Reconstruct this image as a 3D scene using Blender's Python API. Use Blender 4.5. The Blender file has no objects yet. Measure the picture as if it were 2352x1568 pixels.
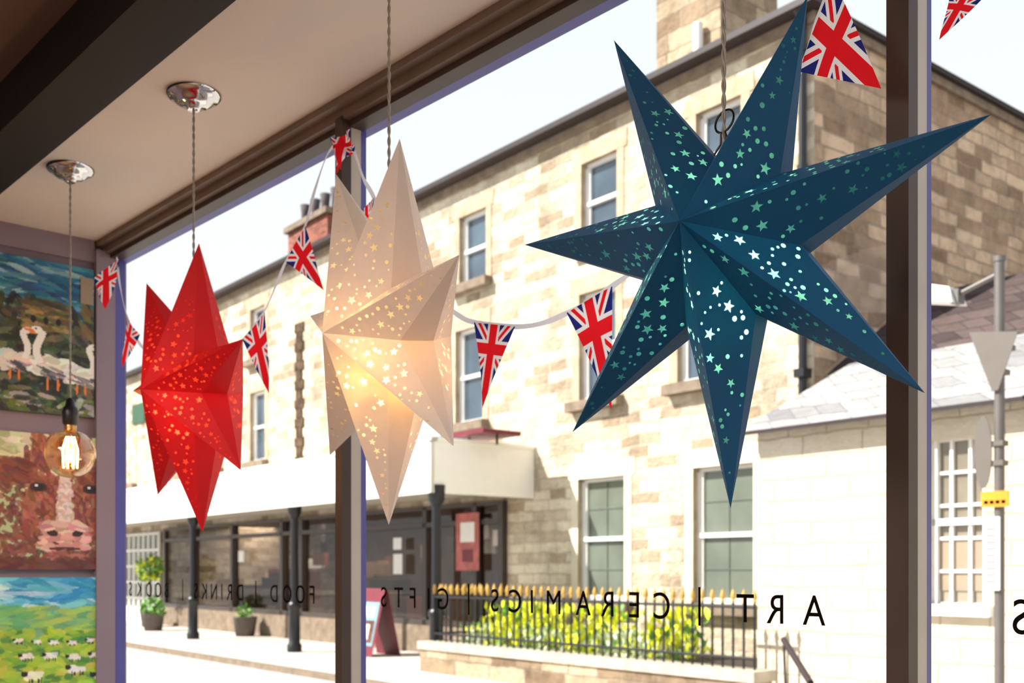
import bpy, math, random
import numpy as np
from mathutils import Vector, Matrix
from mathutils.geometry import delaunay_2d_cdt
random.seed(7); rng=np.random.default_rng(5)
# ---------------------------------------------------------------- image pixels cast onto room and street planes (metres)
# room frame: X = right along the shop window, Y = out to the street, Z up, street level 0
F=2450.;CX=1176.;HY=1310.;EYE=1.45
A_ROOM=math.radians(42.257);A_ST=math.radians(38.646)
def basis(a): return np.array([math.sin(a),-math.cos(a)]),np.array([math.cos(a),math.sin(a)])
R,N=basis(A_ROOM);R2,N2=basis(A_ST)
def _pl(x,y,n,R,N):
    r=np.array([(x-CX)/F,1.]);t=n/(r@N);return (t*(r@R),EYE+(HY-y)/F*t)
def W(x,y,n=1.27): return _pl(x,y,n,R,N)       # on a plane parallel to the shop window
def S(x,y=1310,n=10.5): return _pl(x,y,n,R2,N2) # on a plane parallel to the street front
def sx(x,n=10.5): return S(x,0,n)[0]
def sz(x,y,n=10.5): return S(x,y,n)[1]
def proj(P):
    c=P[0]*R+P[1]*N;return np.array([CX+F*c[0]/c[1],HY-F*(P[2]-EYE)/c[1]])
def ray(x,y):
    r=np.array([(x-CX)/F,1.]);return np.array([r@R,r@N,(HY-y)/F])
ROOM=Matrix.Identity(4)
STREET=Matrix.Rotation(A_ST-A_ROOM,4,'Z')
# ---------------------------------------------------------------- materials
def lin(c):
    return tuple(((v/255)/12.92 if v/255<=.04045 else ((v/255+.055)/1.055)**2.4) for v in c)
def newmat(name):
    m=bpy.data.materials.new(name);m.use_nodes=True;nt=m.node_tree
    for n in list(nt.nodes): nt.nodes.remove(n)
    o=nt.nodes.new('ShaderNodeOutputMaterial');return m,nt,o
def L(nt,a,b): nt.links.new(a,b)
def pbr(name,col,rough=.6,metal=0,noise=.12,scale=8,bump=0,emit=None,es=0,spec=.5,alpha=None):
    m,nt,o=newmat(name);c=lin(col)
    p=nt.nodes.new('ShaderNodeBsdfPrincipled');L(nt,p.outputs[0],o.inputs[0])
    p.inputs['Roughness'].default_value=rough;p.inputs['Metallic'].default_value=metal
    p.inputs['Specular IOR Level'].default_value=spec
    tc=nt.nodes.new('ShaderNodeTexCoord')
    nz=nt.nodes.new('ShaderNodeTexNoise');nz.inputs['Scale'].default_value=scale;nz.inputs['Detail'].default_value=5
    L(nt,tc.outputs['Object'],nz.inputs['Vector'])
    rp=nt.nodes.new('ShaderNodeValToRGB')
    rp.color_ramp.elements[0].position=.3;rp.color_ramp.elements[1].position=.7
    rp.color_ramp.elements[0].color=tuple(v*(1-noise) for v in c)+(1,)
    rp.color_ramp.elements[1].color=tuple(min(1,v*(1+noise)) for v in c)+(1,)
    L(nt,nz.outputs['Fac'],rp.inputs[0]);L(nt,rp.outputs[0],p.inputs['Base Color'])
    if bump:
        b=nt.nodes.new('ShaderNodeBump');b.inputs['Strength'].default_value=bump;b.inputs['Distance'].default_value=.01
        L(nt,nz.outputs['Fac'],b.inputs['Height']);L(nt,b.outputs[0],p.inputs['Normal'])
    if emit: p.inputs['Emission Color'].default_value=lin(emit)+(1,);p.inputs['Emission Strength'].default_value=es
    return m
def stone(name,c1,c2,mortar,bw=.5,bh=.2,ms=.012,bump=.6,dirt=.5,vary=1.0):
    m,nt,o=newmat(name)
    p=nt.nodes.new('ShaderNodeBsdfPrincipled');L(nt,p.outputs[0],o.inputs[0]);p.inputs['Roughness'].default_value=.9
    p.inputs['Specular IOR Level'].default_value=.15
    tc=nt.nodes.new('ShaderNodeTexCoord');sp=nt.nodes.new('ShaderNodeSeparateXYZ');L(nt,tc.outputs['Object'],sp.inputs[0])
    ad=nt.nodes.new('ShaderNodeMath');ad.operation='ADD';L(nt,sp.outputs[0],ad.inputs[0]);L(nt,sp.outputs[1],ad.inputs[1])
    cb=nt.nodes.new('ShaderNodeCombineXYZ');L(nt,ad.outputs[0],cb.inputs[0]);L(nt,sp.outputs[2],cb.inputs[1])
    # wobble
    nw=nt.nodes.new('ShaderNodeTexNoise');nw.inputs['Scale'].default_value=3.2;nw.inputs['Detail'].default_value=4
    L(nt,cb.outputs[0],nw.inputs['Vector'])
    vm=nt.nodes.new('ShaderNodeVectorMath');vm.operation='SCALE';vm.inputs['Scale'].default_value=.08
    L(nt,nw.outputs['Color'],vm.inputs[0])
    va=nt.nodes.new('ShaderNodeVectorMath');L(nt,cb.outputs[0],va.inputs[0]);L(nt,vm.outputs[0],va.inputs[1])
    br=nt.nodes.new('ShaderNodeTexBrick');L(nt,va.outputs[0],br.inputs['Vector'])
    br.inputs['Color1'].default_value=(0,0,0,1);br.inputs['Color2'].default_value=(1,1,1,1);br.inputs['Mortar'].default_value=(.5,.5,.5,1)
    br.inputs['Scale'].default_value=1;br.inputs['Brick Width'].default_value=bw;br.inputs['Row Height'].default_value=bh
    br.inputs['Mortar Size'].default_value=ms;br.inputs['Mortar Smooth'].default_value=.3;br.inputs['Bias'].default_value=0
    br.squash=1.5;br.squash_frequency=3;br.offset=.42
    rp=nt.nodes.new('ShaderNodeValToRGB');e=rp.color_ramp.elements
    e[0].color=lin(c2)+(1,);e[1].color=lin(c1)+(1,);e[0].position=0;e[1].position=.75*vary
    L(nt,br.outputs['Color'],rp.inputs[0])
    n2=nt.nodes.new('ShaderNodeTexNoise');n2.inputs['Scale'].default_value=1.5;n2.inputs['Detail'].default_value=10;n2.inputs['Roughness'].default_value=.8
    L(nt,tc.outputs['Object'],n2.inputs['Vector'])
    r2=nt.nodes.new('ShaderNodeValToRGB');r2.color_ramp.elements[0].position=.36;r2.color_ramp.elements[1].position=.58
    k=1-dirt;r2.color_ramp.elements[0].color=(k,k*.98,k*.96,1);r2.color_ramp.elements[1].color=(1,1,1,1)
    L(nt,n2.outputs['Fac'],r2.inputs[0])
    mx=nt.nodes.new('ShaderNodeMix');mx.data_type='RGBA';mx.inputs[7].default_value=lin(mortar)+(1,)
    L(nt,br.outputs['Fac'],mx.inputs[0]);L(nt,rp.outputs[0],mx.inputs[6])
    ml=nt.nodes.new('ShaderNodeMix');ml.data_type='RGBA';ml.blend_type='MULTIPLY';ml.inputs[0].default_value=1
    L(nt,mx.outputs[2],ml.inputs[6]);L(nt,r2.outputs[0],ml.inputs[7]);L(nt,ml.outputs[2],p.inputs['Base Color'])
    n3=nt.nodes.new('ShaderNodeTexNoise');n3.inputs['Scale'].default_value=14;n3.inputs['Detail'].default_value=5
    L(nt,tc.outputs['Object'],n3.inputs['Vector'])
    sb=nt.nodes.new('ShaderNodeMath');sb.operation='SUBTRACT';L(nt,n3.outputs['Fac'],sb.inputs[0]);L(nt,br.outputs['Fac'],sb.inputs[1])
    b=nt.nodes.new('ShaderNodeBump');b.inputs['Strength'].default_value=bump;b.inputs['Distance'].default_value=.03
    L(nt,sb.outputs[0],b.inputs['Height']);L(nt,b.outputs[0],p.inputs['Normal'])
    return m
def paper(name,col,trans,tcol=None,noise=.05):
    m,nt,o=newmat(name);c=lin(col);t=lin(tcol) if tcol else c
    d=nt.nodes.new('ShaderNodeBsdfPrincipled');tr=nt.nodes.new('ShaderNodeBsdfTranslucent');mx=nt.nodes.new('ShaderNodeMixShader')
    d.inputs['Roughness'].default_value=.65;d.inputs['Specular IOR Level'].default_value=.3
    tc=nt.nodes.new('ShaderNodeTexCoord');nz=nt.nodes.new('ShaderNodeTexNoise');nz.inputs['Scale'].default_value=25;nz.inputs['Detail'].default_value=6
    L(nt,tc.outputs['Object'],nz.inputs['Vector'])
    rp=nt.nodes.new('ShaderNodeValToRGB');rp.color_ramp.elements[0].color=tuple(v*(1-noise*2) for v in c)+(1,);rp.color_ramp.elements[1].color=tuple(min(1,v*(1+noise)) for v in c)+(1,)
    L(nt,nz.outputs['Fac'],rp.inputs[0]);L(nt,rp.outputs[0],d.inputs['Base Color'])
    bp=nt.nodes.new('ShaderNodeBump');bp.inputs['Strength'].default_value=.08;bp.inputs['Distance'].default_value=.002
    L(nt,nz.outputs['Fac'],bp.inputs['Height']);L(nt,bp.outputs[0],d.inputs['Normal'])
    tr.inputs[0].default_value=t+(1,);mx.inputs[0].default_value=trans
    L(nt,d.outputs[0],mx.inputs[1]);L(nt,tr.outputs[0],mx.inputs[2]);L(nt,mx.outputs[0],o.inputs[0]);return m
def glassmat(name,tint=(1,1,1),refl=.04,rough=0.,edge=False):
    m,nt,o=newmat(name);t=nt.nodes.new('ShaderNodeBsdfTransparent');g=nt.nodes.new('ShaderNodeBsdfGlossy');mx=nt.nodes.new('ShaderNodeMixShader')
    t.inputs[0].default_value=tint+(1,);g.inputs['Roughness'].default_value=rough;mx.inputs[0].default_value=refl
    if edge:
        lw=nt.nodes.new('ShaderNodeLayerWeight');lw.inputs[0].default_value=.35;g.inputs[0].default_value=(1,.85,.65,1)
        rp=nt.nodes.new('ShaderNodeMapRange');rp.inputs[3].default_value=.06;rp.inputs[4].default_value=.75;L(nt,lw.outputs['Facing'],rp.inputs[0]);L(nt,rp.outputs[0],mx.inputs[0])
    L(nt,t.outputs[0],mx.inputs[1]);L(nt,g.outputs[0],mx.inputs[2]);L(nt,mx.outputs[0],o.inputs[0]);return m
def emis(name,col,s):
    m,nt,o=newmat(name);e=nt.nodes.new('ShaderNodeEmission');e.inputs[0].default_value=lin(col)+(1,);e.inputs[1].default_value=s;L(nt,e.outputs[0],o.inputs[0]);return m
def vcolmat(name,rough=.5):
    m,nt,o=newmat(name);p=nt.nodes.new('ShaderNodeBsdfPrincipled');a=nt.nodes.new('ShaderNodeVertexColor');a.layer_name='Col'
    p.inputs['Roughness'].default_value=rough;L(nt,a.outputs[0],p.inputs['Base Color']);L(nt,p.outputs[0],o.inputs[0])
    tc=nt.nodes.new('ShaderNodeTexCoord');nz=nt.nodes.new('ShaderNodeTexNoise');nz.inputs['Scale'].default_value=90;L(nt,tc.outputs['Object'],nz.inputs['Vector'])
    b=nt.nodes.new('ShaderNodeBump');b.inputs['Strength'].default_value=.3;b.inputs['Distance'].default_value=.002;L(nt,nz.outputs['Fac'],b.inputs['Height']);L(nt,b.outputs[0],p.inputs['Normal']);return m
# ---------------------------------------------------------------- mesh builder
class MB:
    def __init__(s): s.v=[];s.f=[];s.m=[];s.sm=[]
    def add(s,vs,fs,m=0,sm=False):
        o=len(s.v);s.v+= [tuple(map(float,v)) for v in vs]
        for f in fs: s.f.append(tuple(i+o for i in f));s.m.append(m);s.sm.append(sm)
    def box(s,x0,x1,y0,y1,z0,z1,m=0):
        x0,x1=sorted((x0,x1));y0,y1=sorted((y0,y1));z0,z1=sorted((z0,z1))
        v=[(x,y,z) for x in(x0,x1) for y in(y0,y1) for z in(z0,z1)]
        s.add(v,[(0,1,3,2),(4,6,7,5),(0,4,5,1),(2,3,7,6),(0,2,6,4),(1,5,7,3)],m)
    def tube(s,a,b,r,r2=None,seg=10,m=0,sm=True,cap=True):
        a=Vector(a);b=Vector(b);r2=r if r2 is None else r2;d=(b-a).normalized()
        u=d.orthogonal().normalized();w=d.cross(u);v=[]
        for P,rr in((a,r),(b,r2)):
            for i in range(seg):
                t=2*math.pi*i/seg;v.append(P+(u*math.cos(t)+w*math.sin(t))*rr)
        s.add(v,[(i,(i+1)%seg,seg+(i+1)%seg,seg+i) for i in range(seg)],m,sm)
        if cap: s.add(v[:seg],[tuple(range(seg))[::-1]],m);s.add(v[seg:],[tuple(range(seg))],m)
    def lathe(s,c,prof,seg=32,m=0):
        c=Vector(c);v=[]
        for r,z in prof:
            for i in range(seg):
                t=2*math.pi*i/seg;v.append(c+Vector((r*math.cos(t),r*math.sin(t),z)))
        fs=[(j*seg+i,j*seg+(i+1)%seg,(j+1)*seg+(i+1)%seg,(j+1)*seg+i) for j in range(len(prof)-1) for i in range(seg)]
        s.add(v,fs,m,True)
    def wall(s,x0,x1,z0,z1,y,holes,depth,m=0,mr=0):
        xs=sorted({x0,x1}|{h[0] for h in holes}|{h[1] for h in holes});zs=sorted({z0,z1}|{h[2] for h in holes}|{h[3] for h in holes})
        for i in range(len(xs)-1):
            for j in range(len(zs)-1):
                cx=(xs[i]+xs[i+1])/2;cz=(zs[j]+zs[j+1])/2
                if any(h[0]<cx<h[1] and h[2]<cz<h[3] for h in holes): continue
                s.add([(xs[i],y,zs[j]),(xs[i+1],y,zs[j]),(xs[i+1],y,zs[j+1]),(xs[i],y,zs[j+1])],[(0,1,2,3)],m)
        for a,b,c,d in holes:
            for q in(((a,y,c),(a,y+depth,c),(a,y+depth,d),(a,y,d)),((b,y,c),(b,y,d),(b,y+depth,d),(b,y+depth,c)),((a,y,c),(b,y,c),(b,y+depth,c),(a,y+depth,c)),((a,y,d),(a,y+depth,d),(b,y+depth,d),(b,y,d))): s.add(q,[(0,1,2,3)],mr)
    def obj(s,name,mats,frame=ROOM,parent=None):
        me=bpy.data.meshes.new(name);me.from_pydata(s.v,[],s.f)
        for m in mats: me.materials.append(m)
        me.polygons.foreach_set('material_index',s.m);me.polygons.foreach_set('use_smooth',s.sm);me.update()
        o=bpy.data.objects.new(name,me);bpy.context.collection.objects.link(o)
        if parent: o.parent=parent
        o.matrix_world=frame;return o
def empty(name,loc=(0,0,0)):
    e=bpy.data.objects.new(name,None);e.empty_display_size=.05;bpy.context.collection.objects.link(e);return e
def curve(name,pts,r,mat,parent=None,frame=ROOM,cyc=False):
    c=bpy.data.curves.new(name,'CURVE');c.dimensions='3D';c.bevel_depth=r;c.bevel_resolution=2
    sp=c.splines.new('POLY');sp.points.add(len(pts)-1);sp.use_cyclic_u=cyc
    for i,p in enumerate(pts): sp.points[i].co=(*p,1)
    c.materials.append(mat);o=bpy.data.objects.new(name,c);bpy.context.collection.objects.link(o)
    if parent:o.parent=parent
    o.matrix_world=frame;return o
# ---------------------------------------------------------------- material set
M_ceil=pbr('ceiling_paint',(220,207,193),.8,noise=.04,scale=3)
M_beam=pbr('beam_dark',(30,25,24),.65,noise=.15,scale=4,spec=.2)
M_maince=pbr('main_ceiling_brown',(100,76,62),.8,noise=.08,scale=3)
M_frame=pbr('frame_brown',(70,56,48),.45,noise=.1,scale=10,spec=.25)
M_frame_l=pbr('frame_light',(184,172,160),.45,noise=.06,scale=10)
M_header=pbr('header_brown',(122,104,92),.5,noise=.1,scale=10,spec=.3)
M_frame_b=pbr('frame_blue',(78,76,150),.5,noise=.06,scale=10)
M_lilac=pbr('wall_lilac',(136,122,134),.8,noise=.04,scale=4)
M_roomwall=pbr('wall_cream',(205,195,185),.8,noise=.04,scale=4)
M_floor=pbr('floor_wood',(120,90,65),.5,noise=.3,scale=5)
M_chrome=pbr('chrome',(205,202,200),.08,1,noise=.02)
M_flex=pbr('flex_cord',(150,142,130),.3,noise=.1,scale=60)
M_wire=pbr('steel_wire',(60,54,50),.35,.9)
M_glass=glassmat('window_glass',(.985,.99,.985),.002)
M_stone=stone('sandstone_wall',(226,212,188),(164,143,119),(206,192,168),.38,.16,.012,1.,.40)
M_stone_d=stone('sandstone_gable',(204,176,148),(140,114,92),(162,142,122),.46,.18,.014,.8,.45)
M_stone_c=stone('stone_chimney',(192,170,142),(132,110,88),(148,132,112),.5,.26,.012,.7,.5)
M_brick=stone('brick_red',(160,92,76),(110,62,52),(150,124,106),.24,.08,.01,.5,.4)
M_ashlar=pbr('ashlar_trim',(216,204,182),.85,noise=.14,scale=3,bump=.2,spec=.2)
M_jamb=pbr('ashlar_jamb',(180,160,134),.85,noise=.24,scale=4,bump=.2,spec=.2)
M_sill=pbr('sill_stone',(128,112,96),.85,noise=.25,scale=6,bump=.3,spec=.2)
M_white=pbr('white_paint',(226,224,220),.5,noise=.03)
M_pane=pbr('sash_glass',(70,84,96),.06,noise=.35,scale=1.2,spec=1.)
M_pane_g=pbr('sash_glass_curtained',(100,106,94),.1,noise=.2,scale=1.5,spec=.8)
M_pane_c=pbr('cottage_glass',(140,130,112),.12,noise=.3,scale=1.5,spec=.8)
M_gutter=pbr('gutter_dark',(52,42,42),.5,noise=.1,spec=.3)
M_black=pbr('black_iron',(22,22,26),.35,noise=.1)
M_gold=pbr('gold_paint',(190,150,72),.45,.2)
M_slate=stone('slate_light',(168,164,160),(132,130,130),(106,104,106),.3,.16,.006,.3,.25)
M_slate_d=stone('slate_dark',(92,78,74),(64,54,54),(44,38,38),.3,.16,.006,.3,.3)
M_cream=stone('cream_painted_block',(212,200,180),(202,188,166),(176,162,140),.46,.22,.009,.5,.14)
M_pave=stone('paving',(205,198,188),(188,182,174),(150,145,138),.9,.6,.01,.1,.1)
M_road=pbr('asphalt',(172,168,164),.9,noise=.12,scale=30,bump=.2,spec=.2)
M_shopdark=pbr('shop_interior_dark',(112,92,82),.7,noise=.3,scale=2)
M_shopframe=pbr('shop_frame_brown',(62,52,48),.4,noise=.1)
M_shopglass=glassmat('shop_glass',(.70,.69,.68),.06)
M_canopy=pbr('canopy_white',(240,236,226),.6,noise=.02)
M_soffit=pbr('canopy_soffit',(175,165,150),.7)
M_leaf=pbr('leaf_green',(96,146,45),.6,noise=.3,scale=20)
M_yel=pbr('flower_yellow',(234,236,40),.6,noise=.15,scale=20)
M_wflo=pbr('flower_white',(220,228,202),.6,noise=.1)
M_soil=pbr('soil',(50,42,34),.9)
M_grey=pbr('galvanised_steel',(104,98,94),.5,.3,noise=.08)
M_signback=pbr('sign_back_grey',(98,90,82),.6,noise=.06)
M_yellow=pbr('yellow_sign',(236,140,24),.5)
M_poster=pbr('poster_pink',(170,92,86),.6,noise=.3,scale=6)
M_maroon=pbr('aboard_maroon',(110,30,45),.5)
M_paper=pbr('white_notice',(225,222,218),.6,noise=.03)
M_ink=pbr('ink_brown',(14,10,10),.9,spec=.05)
M_tag=pbr('card_tag',(150,132,112),.8,noise=.05)
M_terr=pbr('planter',(90,80,75),.8)
# ================================================================ ROOM
X0=-3.157;X1=1.6;YB=-3.2;YW=1.27;ZC=2.42
b=MB();b.box(X0-.1,X1+.1,YB-.1,YW+.05,-.12,.0);b.obj('floor',[M_floor])
b=MB();b.box(X0-.1,X0,YB,YW+.03,0,2.6);b.obj('wall_left',[M_lilac])
b=MB();b.box(X1,X1+.1,YB,YW+.03,0,2.6);b.obj('wall_right',[M_roomwall])
b=MB();b.box(X0-.1,X1+.1,YB-.1,YB,0,2.6);b.obj('wall_back',[M_roomwall])
b=MB();b.box(X0,X1,YW-.03,YW+.05,0,.62);b.box(X0,X1,YW+.0,YW+.05,ZC+.0,2.62);b.obj('wall_front',[M_frame_l])
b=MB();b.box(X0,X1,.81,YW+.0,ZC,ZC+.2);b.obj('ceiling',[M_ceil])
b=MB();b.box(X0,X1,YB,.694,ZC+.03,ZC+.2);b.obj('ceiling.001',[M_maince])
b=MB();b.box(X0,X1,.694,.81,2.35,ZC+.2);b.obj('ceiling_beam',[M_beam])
# header moulding
b=MB();b.box(X0,X1,1.225,1.275,2.385,ZC);b.box(X0,X1,1.205,1.225,2.405,ZC);b.box(X0,X1,1.24,1.275,2.372,2.385,1);b.box(X0,X1,1.275,1.30,2.372,ZC,2)
b.obj('trim_1',[M_header,M_frame,M_frame_b])
b=MB();b.box(X0,X1,1.18,1.30,.60,.64);b.obj('trim_2',[M_frame_l])
# mullions
def mullion(name,xa,xb):
    b=MB();b.box(xa,xb,1.222,1.245,.62,2.39,0);b.box(xa+.002,xb-.001,1.245,1.270,.62,2.39,1);b.box(xa+.002,xb-.002,1.270,1.284,.62,2.39,2);b.obj(name,[M_frame,M_frame_l,M_frame_b])
mullion('trim_3',-.661,-.632);mullion('trim_4',-1.893,-1.868);mullion('trim_5',.575,.60)
b=MB();b.box(X0,X0+.028,1.20,1.255,.62,2.39,0);b.box(X0,X0+.024,1.255,1.286,.62,2.39,1);b.obj('trim_6',[M_lilac,M_frame_b])
b=MB();b.box(X0,X0+.012,.5,1.2,2.355,2.42,0);b.obj('trim_7',[M_lilac])
for i,(a,c) in enumerate([(X0+.028,-1.893),(-1.868,-.661),(-.632,.575),(.60,X1)]):
    b=MB();b.box(a,c,1.262,1.265,.63,2.38);b.obj(f'window_{i+1}',[M_glass])
# lettering on the glass
letters=[(1870,'A'),(1783,'R'),(1712,'T'),(1607,'|'),(1520,'C'),(1458,'E'),(1397,'R'),(1340,'A'),(1272,'M'),(1222,'I'),(1183,'C'),(1137,'S'),(1077,'|'),(1018,'G'),(985,'I'),(949,'F'),(916,'T'),(882,'S'),
(718,'F'),(690,'O'),(660,'O'),(630,'D'),(588,'|'),(552,'D'),(528,'R'),(510,'I'),(492,'N'),(470,'K'),(450,'S'),(420,'|'),(383,'B'),(363,'O'),(343,'O'),(321,'K'),(300,'S'),(2347,'S')]
lt=empty('window_lettering')
for x,ch in letters:
    s_,_=W(x,1400,1.267)
    c=bpy.data.curves.new('letter_'+('bar' if ch=='|' else ch),'FONT');c.body=ch if ch!='|' else 'I';c.align_x='CENTER';c.size=.0585 if ch!='|' else .084;c.extrude=.0003;c.offset=.0
    c.materials.append(M_ink);o=bpy.data.objects.new(c.name,c);bpy.context.collection.objects.link(o);o.parent=lt
    z=1.45-.0735-(.008 if ch=='|' else 0)
    o.matrix_world=Matrix(((-1,0,0,s_),(0,0,1,1.2665),(0,1,0,z),(0,0,0,1)))@Matrix.Diagonal((.88 if ch!='|' else .5,1,1,1))
# ================================================================ PAINTINGS
def canvas(w,h,col): 
    a=np.zeros((h,w,3));a[:]=np.array(col)/255.;return a
def dab(a,x,y,rx,ry,ang,col,al=.85):
    h,w,_=a.shape;r=int(max(rx,ry))+2
    x0=max(0,int(x)-r);x1=min(w,int(x)+r);y0=max(0,int(y)-r);y1=min(h,int(y)+r)
    if x1<=x0 or y1<=y0:return
    Y,X=np.mgrid[y0:y1,x0:x1];dx=X-x;dy=Y-y;c,s=math.cos(ang),math.sin(ang)
    u=(dx*c+dy*s)/rx;v=(-dx*s+dy*c)/ry;m=((u*u+v*v)<1)[...,None]*al
    a[y0:y1,x0:x1]=a[y0:y1,x0:x1]*(1-m)+np.array(col)/255.*m
def strokes(a,n,box,cols,rx,ry,ang=0,aj=.4,al=.7):
    for _ in range(n):
        c=np.array(cols[rng.integers(len(cols))])+rng.normal(0,9,3)
        dab(a,rng.uniform(box[0],box[1]),rng.uniform(box[2],box[3]),rx*rng.uniform(.5,1.3),ry*rng.uniform(.6,1.3),ang+rng.normal(0,aj),np.clip(c,0,255),al)
def painting(name,y0,y1,z0,z1,a,edge):
    h,w,_=a.shape;b=MB();x=X0+.022;vs=[];
    for j in range(h+1):
        for i in range(w+1): vs.append((x,y0+(y1-y0)*i/w,z1-(z1-z0)*j/h))
    fs=[(j*(w+1)+i,(j+1)*(w+1)+i,(j+1)*(w+1)+i+1,j*(w+1)+i+1) for j in range(h) for i in range(w)]
    b.add(vs,fs,0);b.box(X0+.001,x-.0005,y0,y1,z0,z1,1)
    o=b.obj(name,[vcolmat(name+'_paint'),pbr(name+'_edge',edge,.7)])
    me=o.data;ca=me.color_attributes.new('Col','FLOAT_COLOR','CORNER')
    cols=np.ones((len(me.loops),4),dtype=np.float32);la=np.where(a<=.04045,a/12.92,((a+.055)/1.055)**2.4).reshape(-1,3)
    cols[:h*w*4,:3]=np.repeat(la,4,axis=0);ca.data.foreach_set('color',cols.ravel());return o
w,h=200,190
# geese (visible: columns > ~112)
g=canvas(w,h,(60,80,80))
strokes(g,900,(0,w,0,62),[(30,95,135),(20,70,105),(70,140,165),(150,190,200),(40,115,140)],18,3,.1,.3)
strokes(g,500,(0,w,52,110),[(40,42,30),(70,66,36),(100,92,50),(25,25,24),(120,104,50)],9,3,1.2,.5)
strokes(g,600,(0,w,92,190),[(30,36,24),(50,62,28),(80,90,45),(35,34,28),(120,118,90),(20,20,20)],9,4,.4,.8)
# tumbledown stone barn on the hill behind
strokes(g,120,(132,172,56,88),[(150,125,70),(110,100,50),(170,150,90),(90,76,44)],7,2.4,.1,.2)
strokes(g,20,(134,170,50,56),[(60,52,40),(86,72,50)],9,2,.2,.1)
for k in range(3): dab(g,140+k*12,74,2.4,5,0,(26,22,18),1)
def goose(cx,cy,s,fl=1):
    strokes(g,60,(cx-12*s,cx+18*s,cy+4*s,cy+20*s),[(240,236,228),(215,210,204),(225,215,200)],9*s,4*s,.3*fl,.25,.95)
    strokes(g,14,(cx-6*s,cx+20*s,cy+15*s,cy+25*s),[(70,70,75),(140,135,140)],8*s,1.6*s,.35,.2,.8)
    for k in range(15): dab(g,cx-fl*(11*s+2.5*s*math.sin(k/3.2)),cy+6*s-k*2.2*s,3.4*s,3*s,0,(240,236,230),1)
    dab(g,cx-fl*13*s,cy-28*s,5*s,4*s,0,(242,238,232),1);dab(g,cx-fl*19*s,cy-26.5*s,4.5*s,1.8*s,.2*fl,(230,130,40),1);dab(g,cx-fl*14*s,cy-29*s,1.1,1.1,0,(20,20,20),1)
    for q in(-4,5): dab(g,cx+q*s,cy+31*s,1.3*s,7*s,0,(225,125,50),1)
goose(60,120,1.);goose(122,116,.95,-1);goose(158,118,1.12);goose(186,126,.95,-1)
strokes(g,70,(0,w,168,190),[(190,190,180),(90,110,40),(50,52,44)],8,3,.2,.6)
painting('geese_painting',.62,1.195,1.897,2.33,g,(60,70,70))
# cow (visible: columns > ~90 of 200)
g=canvas(w,h,(170,185,140))
strokes(g,600,(0,w,0,80),[(195,205,160),(220,212,170),(150,170,110),(228,224,198),(170,160,120)],12,5,.3,.6)
strokes(g,900,(0,w,62,190),[(112,58,46),(84,42,34),(140,80,64),(120,62,52)],7,3,1.2,.6)
cx=150
strokes(g,160,(cx-30,cx+26,6,34),[(150,70,46),(118,52,34),(180,105,70)],12,3,1.4,.3)
strokes(g,700,(cx-40,cx+38,26,140),[(136,66,50),(158,88,66),(104,50,40),(170,104,84)],8,2.6,1.35,.4)
strokes(g,110,(cx-66,cx-38,40,66),[(130,62,46),(96,44,36)],10,4,.5,.2);strokes(g,110,(cx+36,cx+56,38,62),[(130,62,46),(96,44,36)],10,4,-.5,.2)
for yy in range(46,128,3): strokes(g,6,(cx-5-abs(yy-60)*.05,cx+5+abs(yy-60)*.05,yy,yy+4),[(222,200,192),(200,168,158),(232,216,210)],5,2.4,1.5,.25,.8)
for q in(-27,27):
    dab(g,cx+q,74,9,7,0,(64,26,22),1);dab(g,cx+q,74,6,5.2,0,(16,12,14),1);dab(g,cx+q-2,72,2,1.5,0,(235,228,228),1);dab(g,cx+q,66,9,2,.2,(120,62,48),1)
strokes(g,90,(cx-22,cx+22,124,160),[(206,156,148),(186,128,120),(222,182,174)],8,4,0,.5,.9)
for q in(-13,13): dab(g,cx+q,138,6,4.5,.5 if q<0 else -.5,(52,20,20),1);dab(g,cx+q*1.2,133,6,2,.3 if q>0 else -.3,(232,190,182),1)
dab(g,cx,160,17,2.4,0,(84,36,34),1);strokes(g,30,(cx-16,cx+16,164,178),[(170,110,100),(140,80,70)],7,3,0,.4)
strokes(g,260,(0,w,176,190),[(86,42,36),(110,60,50)],9,4,0,.5)
painting('cow_painting',.70,1.247,1.453,1.838,g,(90,80,60))
# sheep
g=canvas(w,h,(130,180,60))
strokes(g,600,(0,w,0,50),[(70,165,205),(30,130,180),(130,205,225),(200,228,235)],18,4,.1,.3)
strokes(g,300,(0,w,40,80),[(120,180,120),(170,200,90),(90,160,110)],14,4,-.1,.2)
strokes(g,1000,(0,w,70,190),[(160,200,50),(195,205,60),(100,155,50),(60,125,60),(200,200,80),(150,190,60)],9,4,.2,.6)
def sheep(x,y,s):
    for k in range(16): dab(g,x+rng.uniform(-8,8)*s,y+rng.uniform(-4,4)*s,4.5*s,3.8*s,0,np.clip(np.array((236,232,224))+rng.normal(0,12,3),0,255),.95)
    dab(g,x-11*s,y-3*s,3.6*s,4.2*s,.3,(35,32,35),1);dab(g,x-13*s,y-6*s,2*s,1*s,.6,(35,32,35),1)
    for q in(-6,-3,4,7): dab(g,x+q*s,y+8*s,.9*s,4.5*s,0,(40,38,40),1)
for y,x,s in sorted([(84+rng.uniform(-3,3),112+k*16+rng.uniform(-4,4),.4) for k in range(6)]+[(104+rng.uniform(-4,4),118+k*22,.6) for k in range(4)]+[(128,125,.85),(122,165,.8),(134,190,.85),(158,115,1.2),(150,150,1.1),(168,182,1.35),(176,140,1.4),(140,60,1.),(110,40,.6),(165,70,1.2),(170,20,1.2)]): sheep(x,y,s)
painting('sheep_painting',.66,1.247,1.02,1.431,g,(60,150,190))
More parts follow.
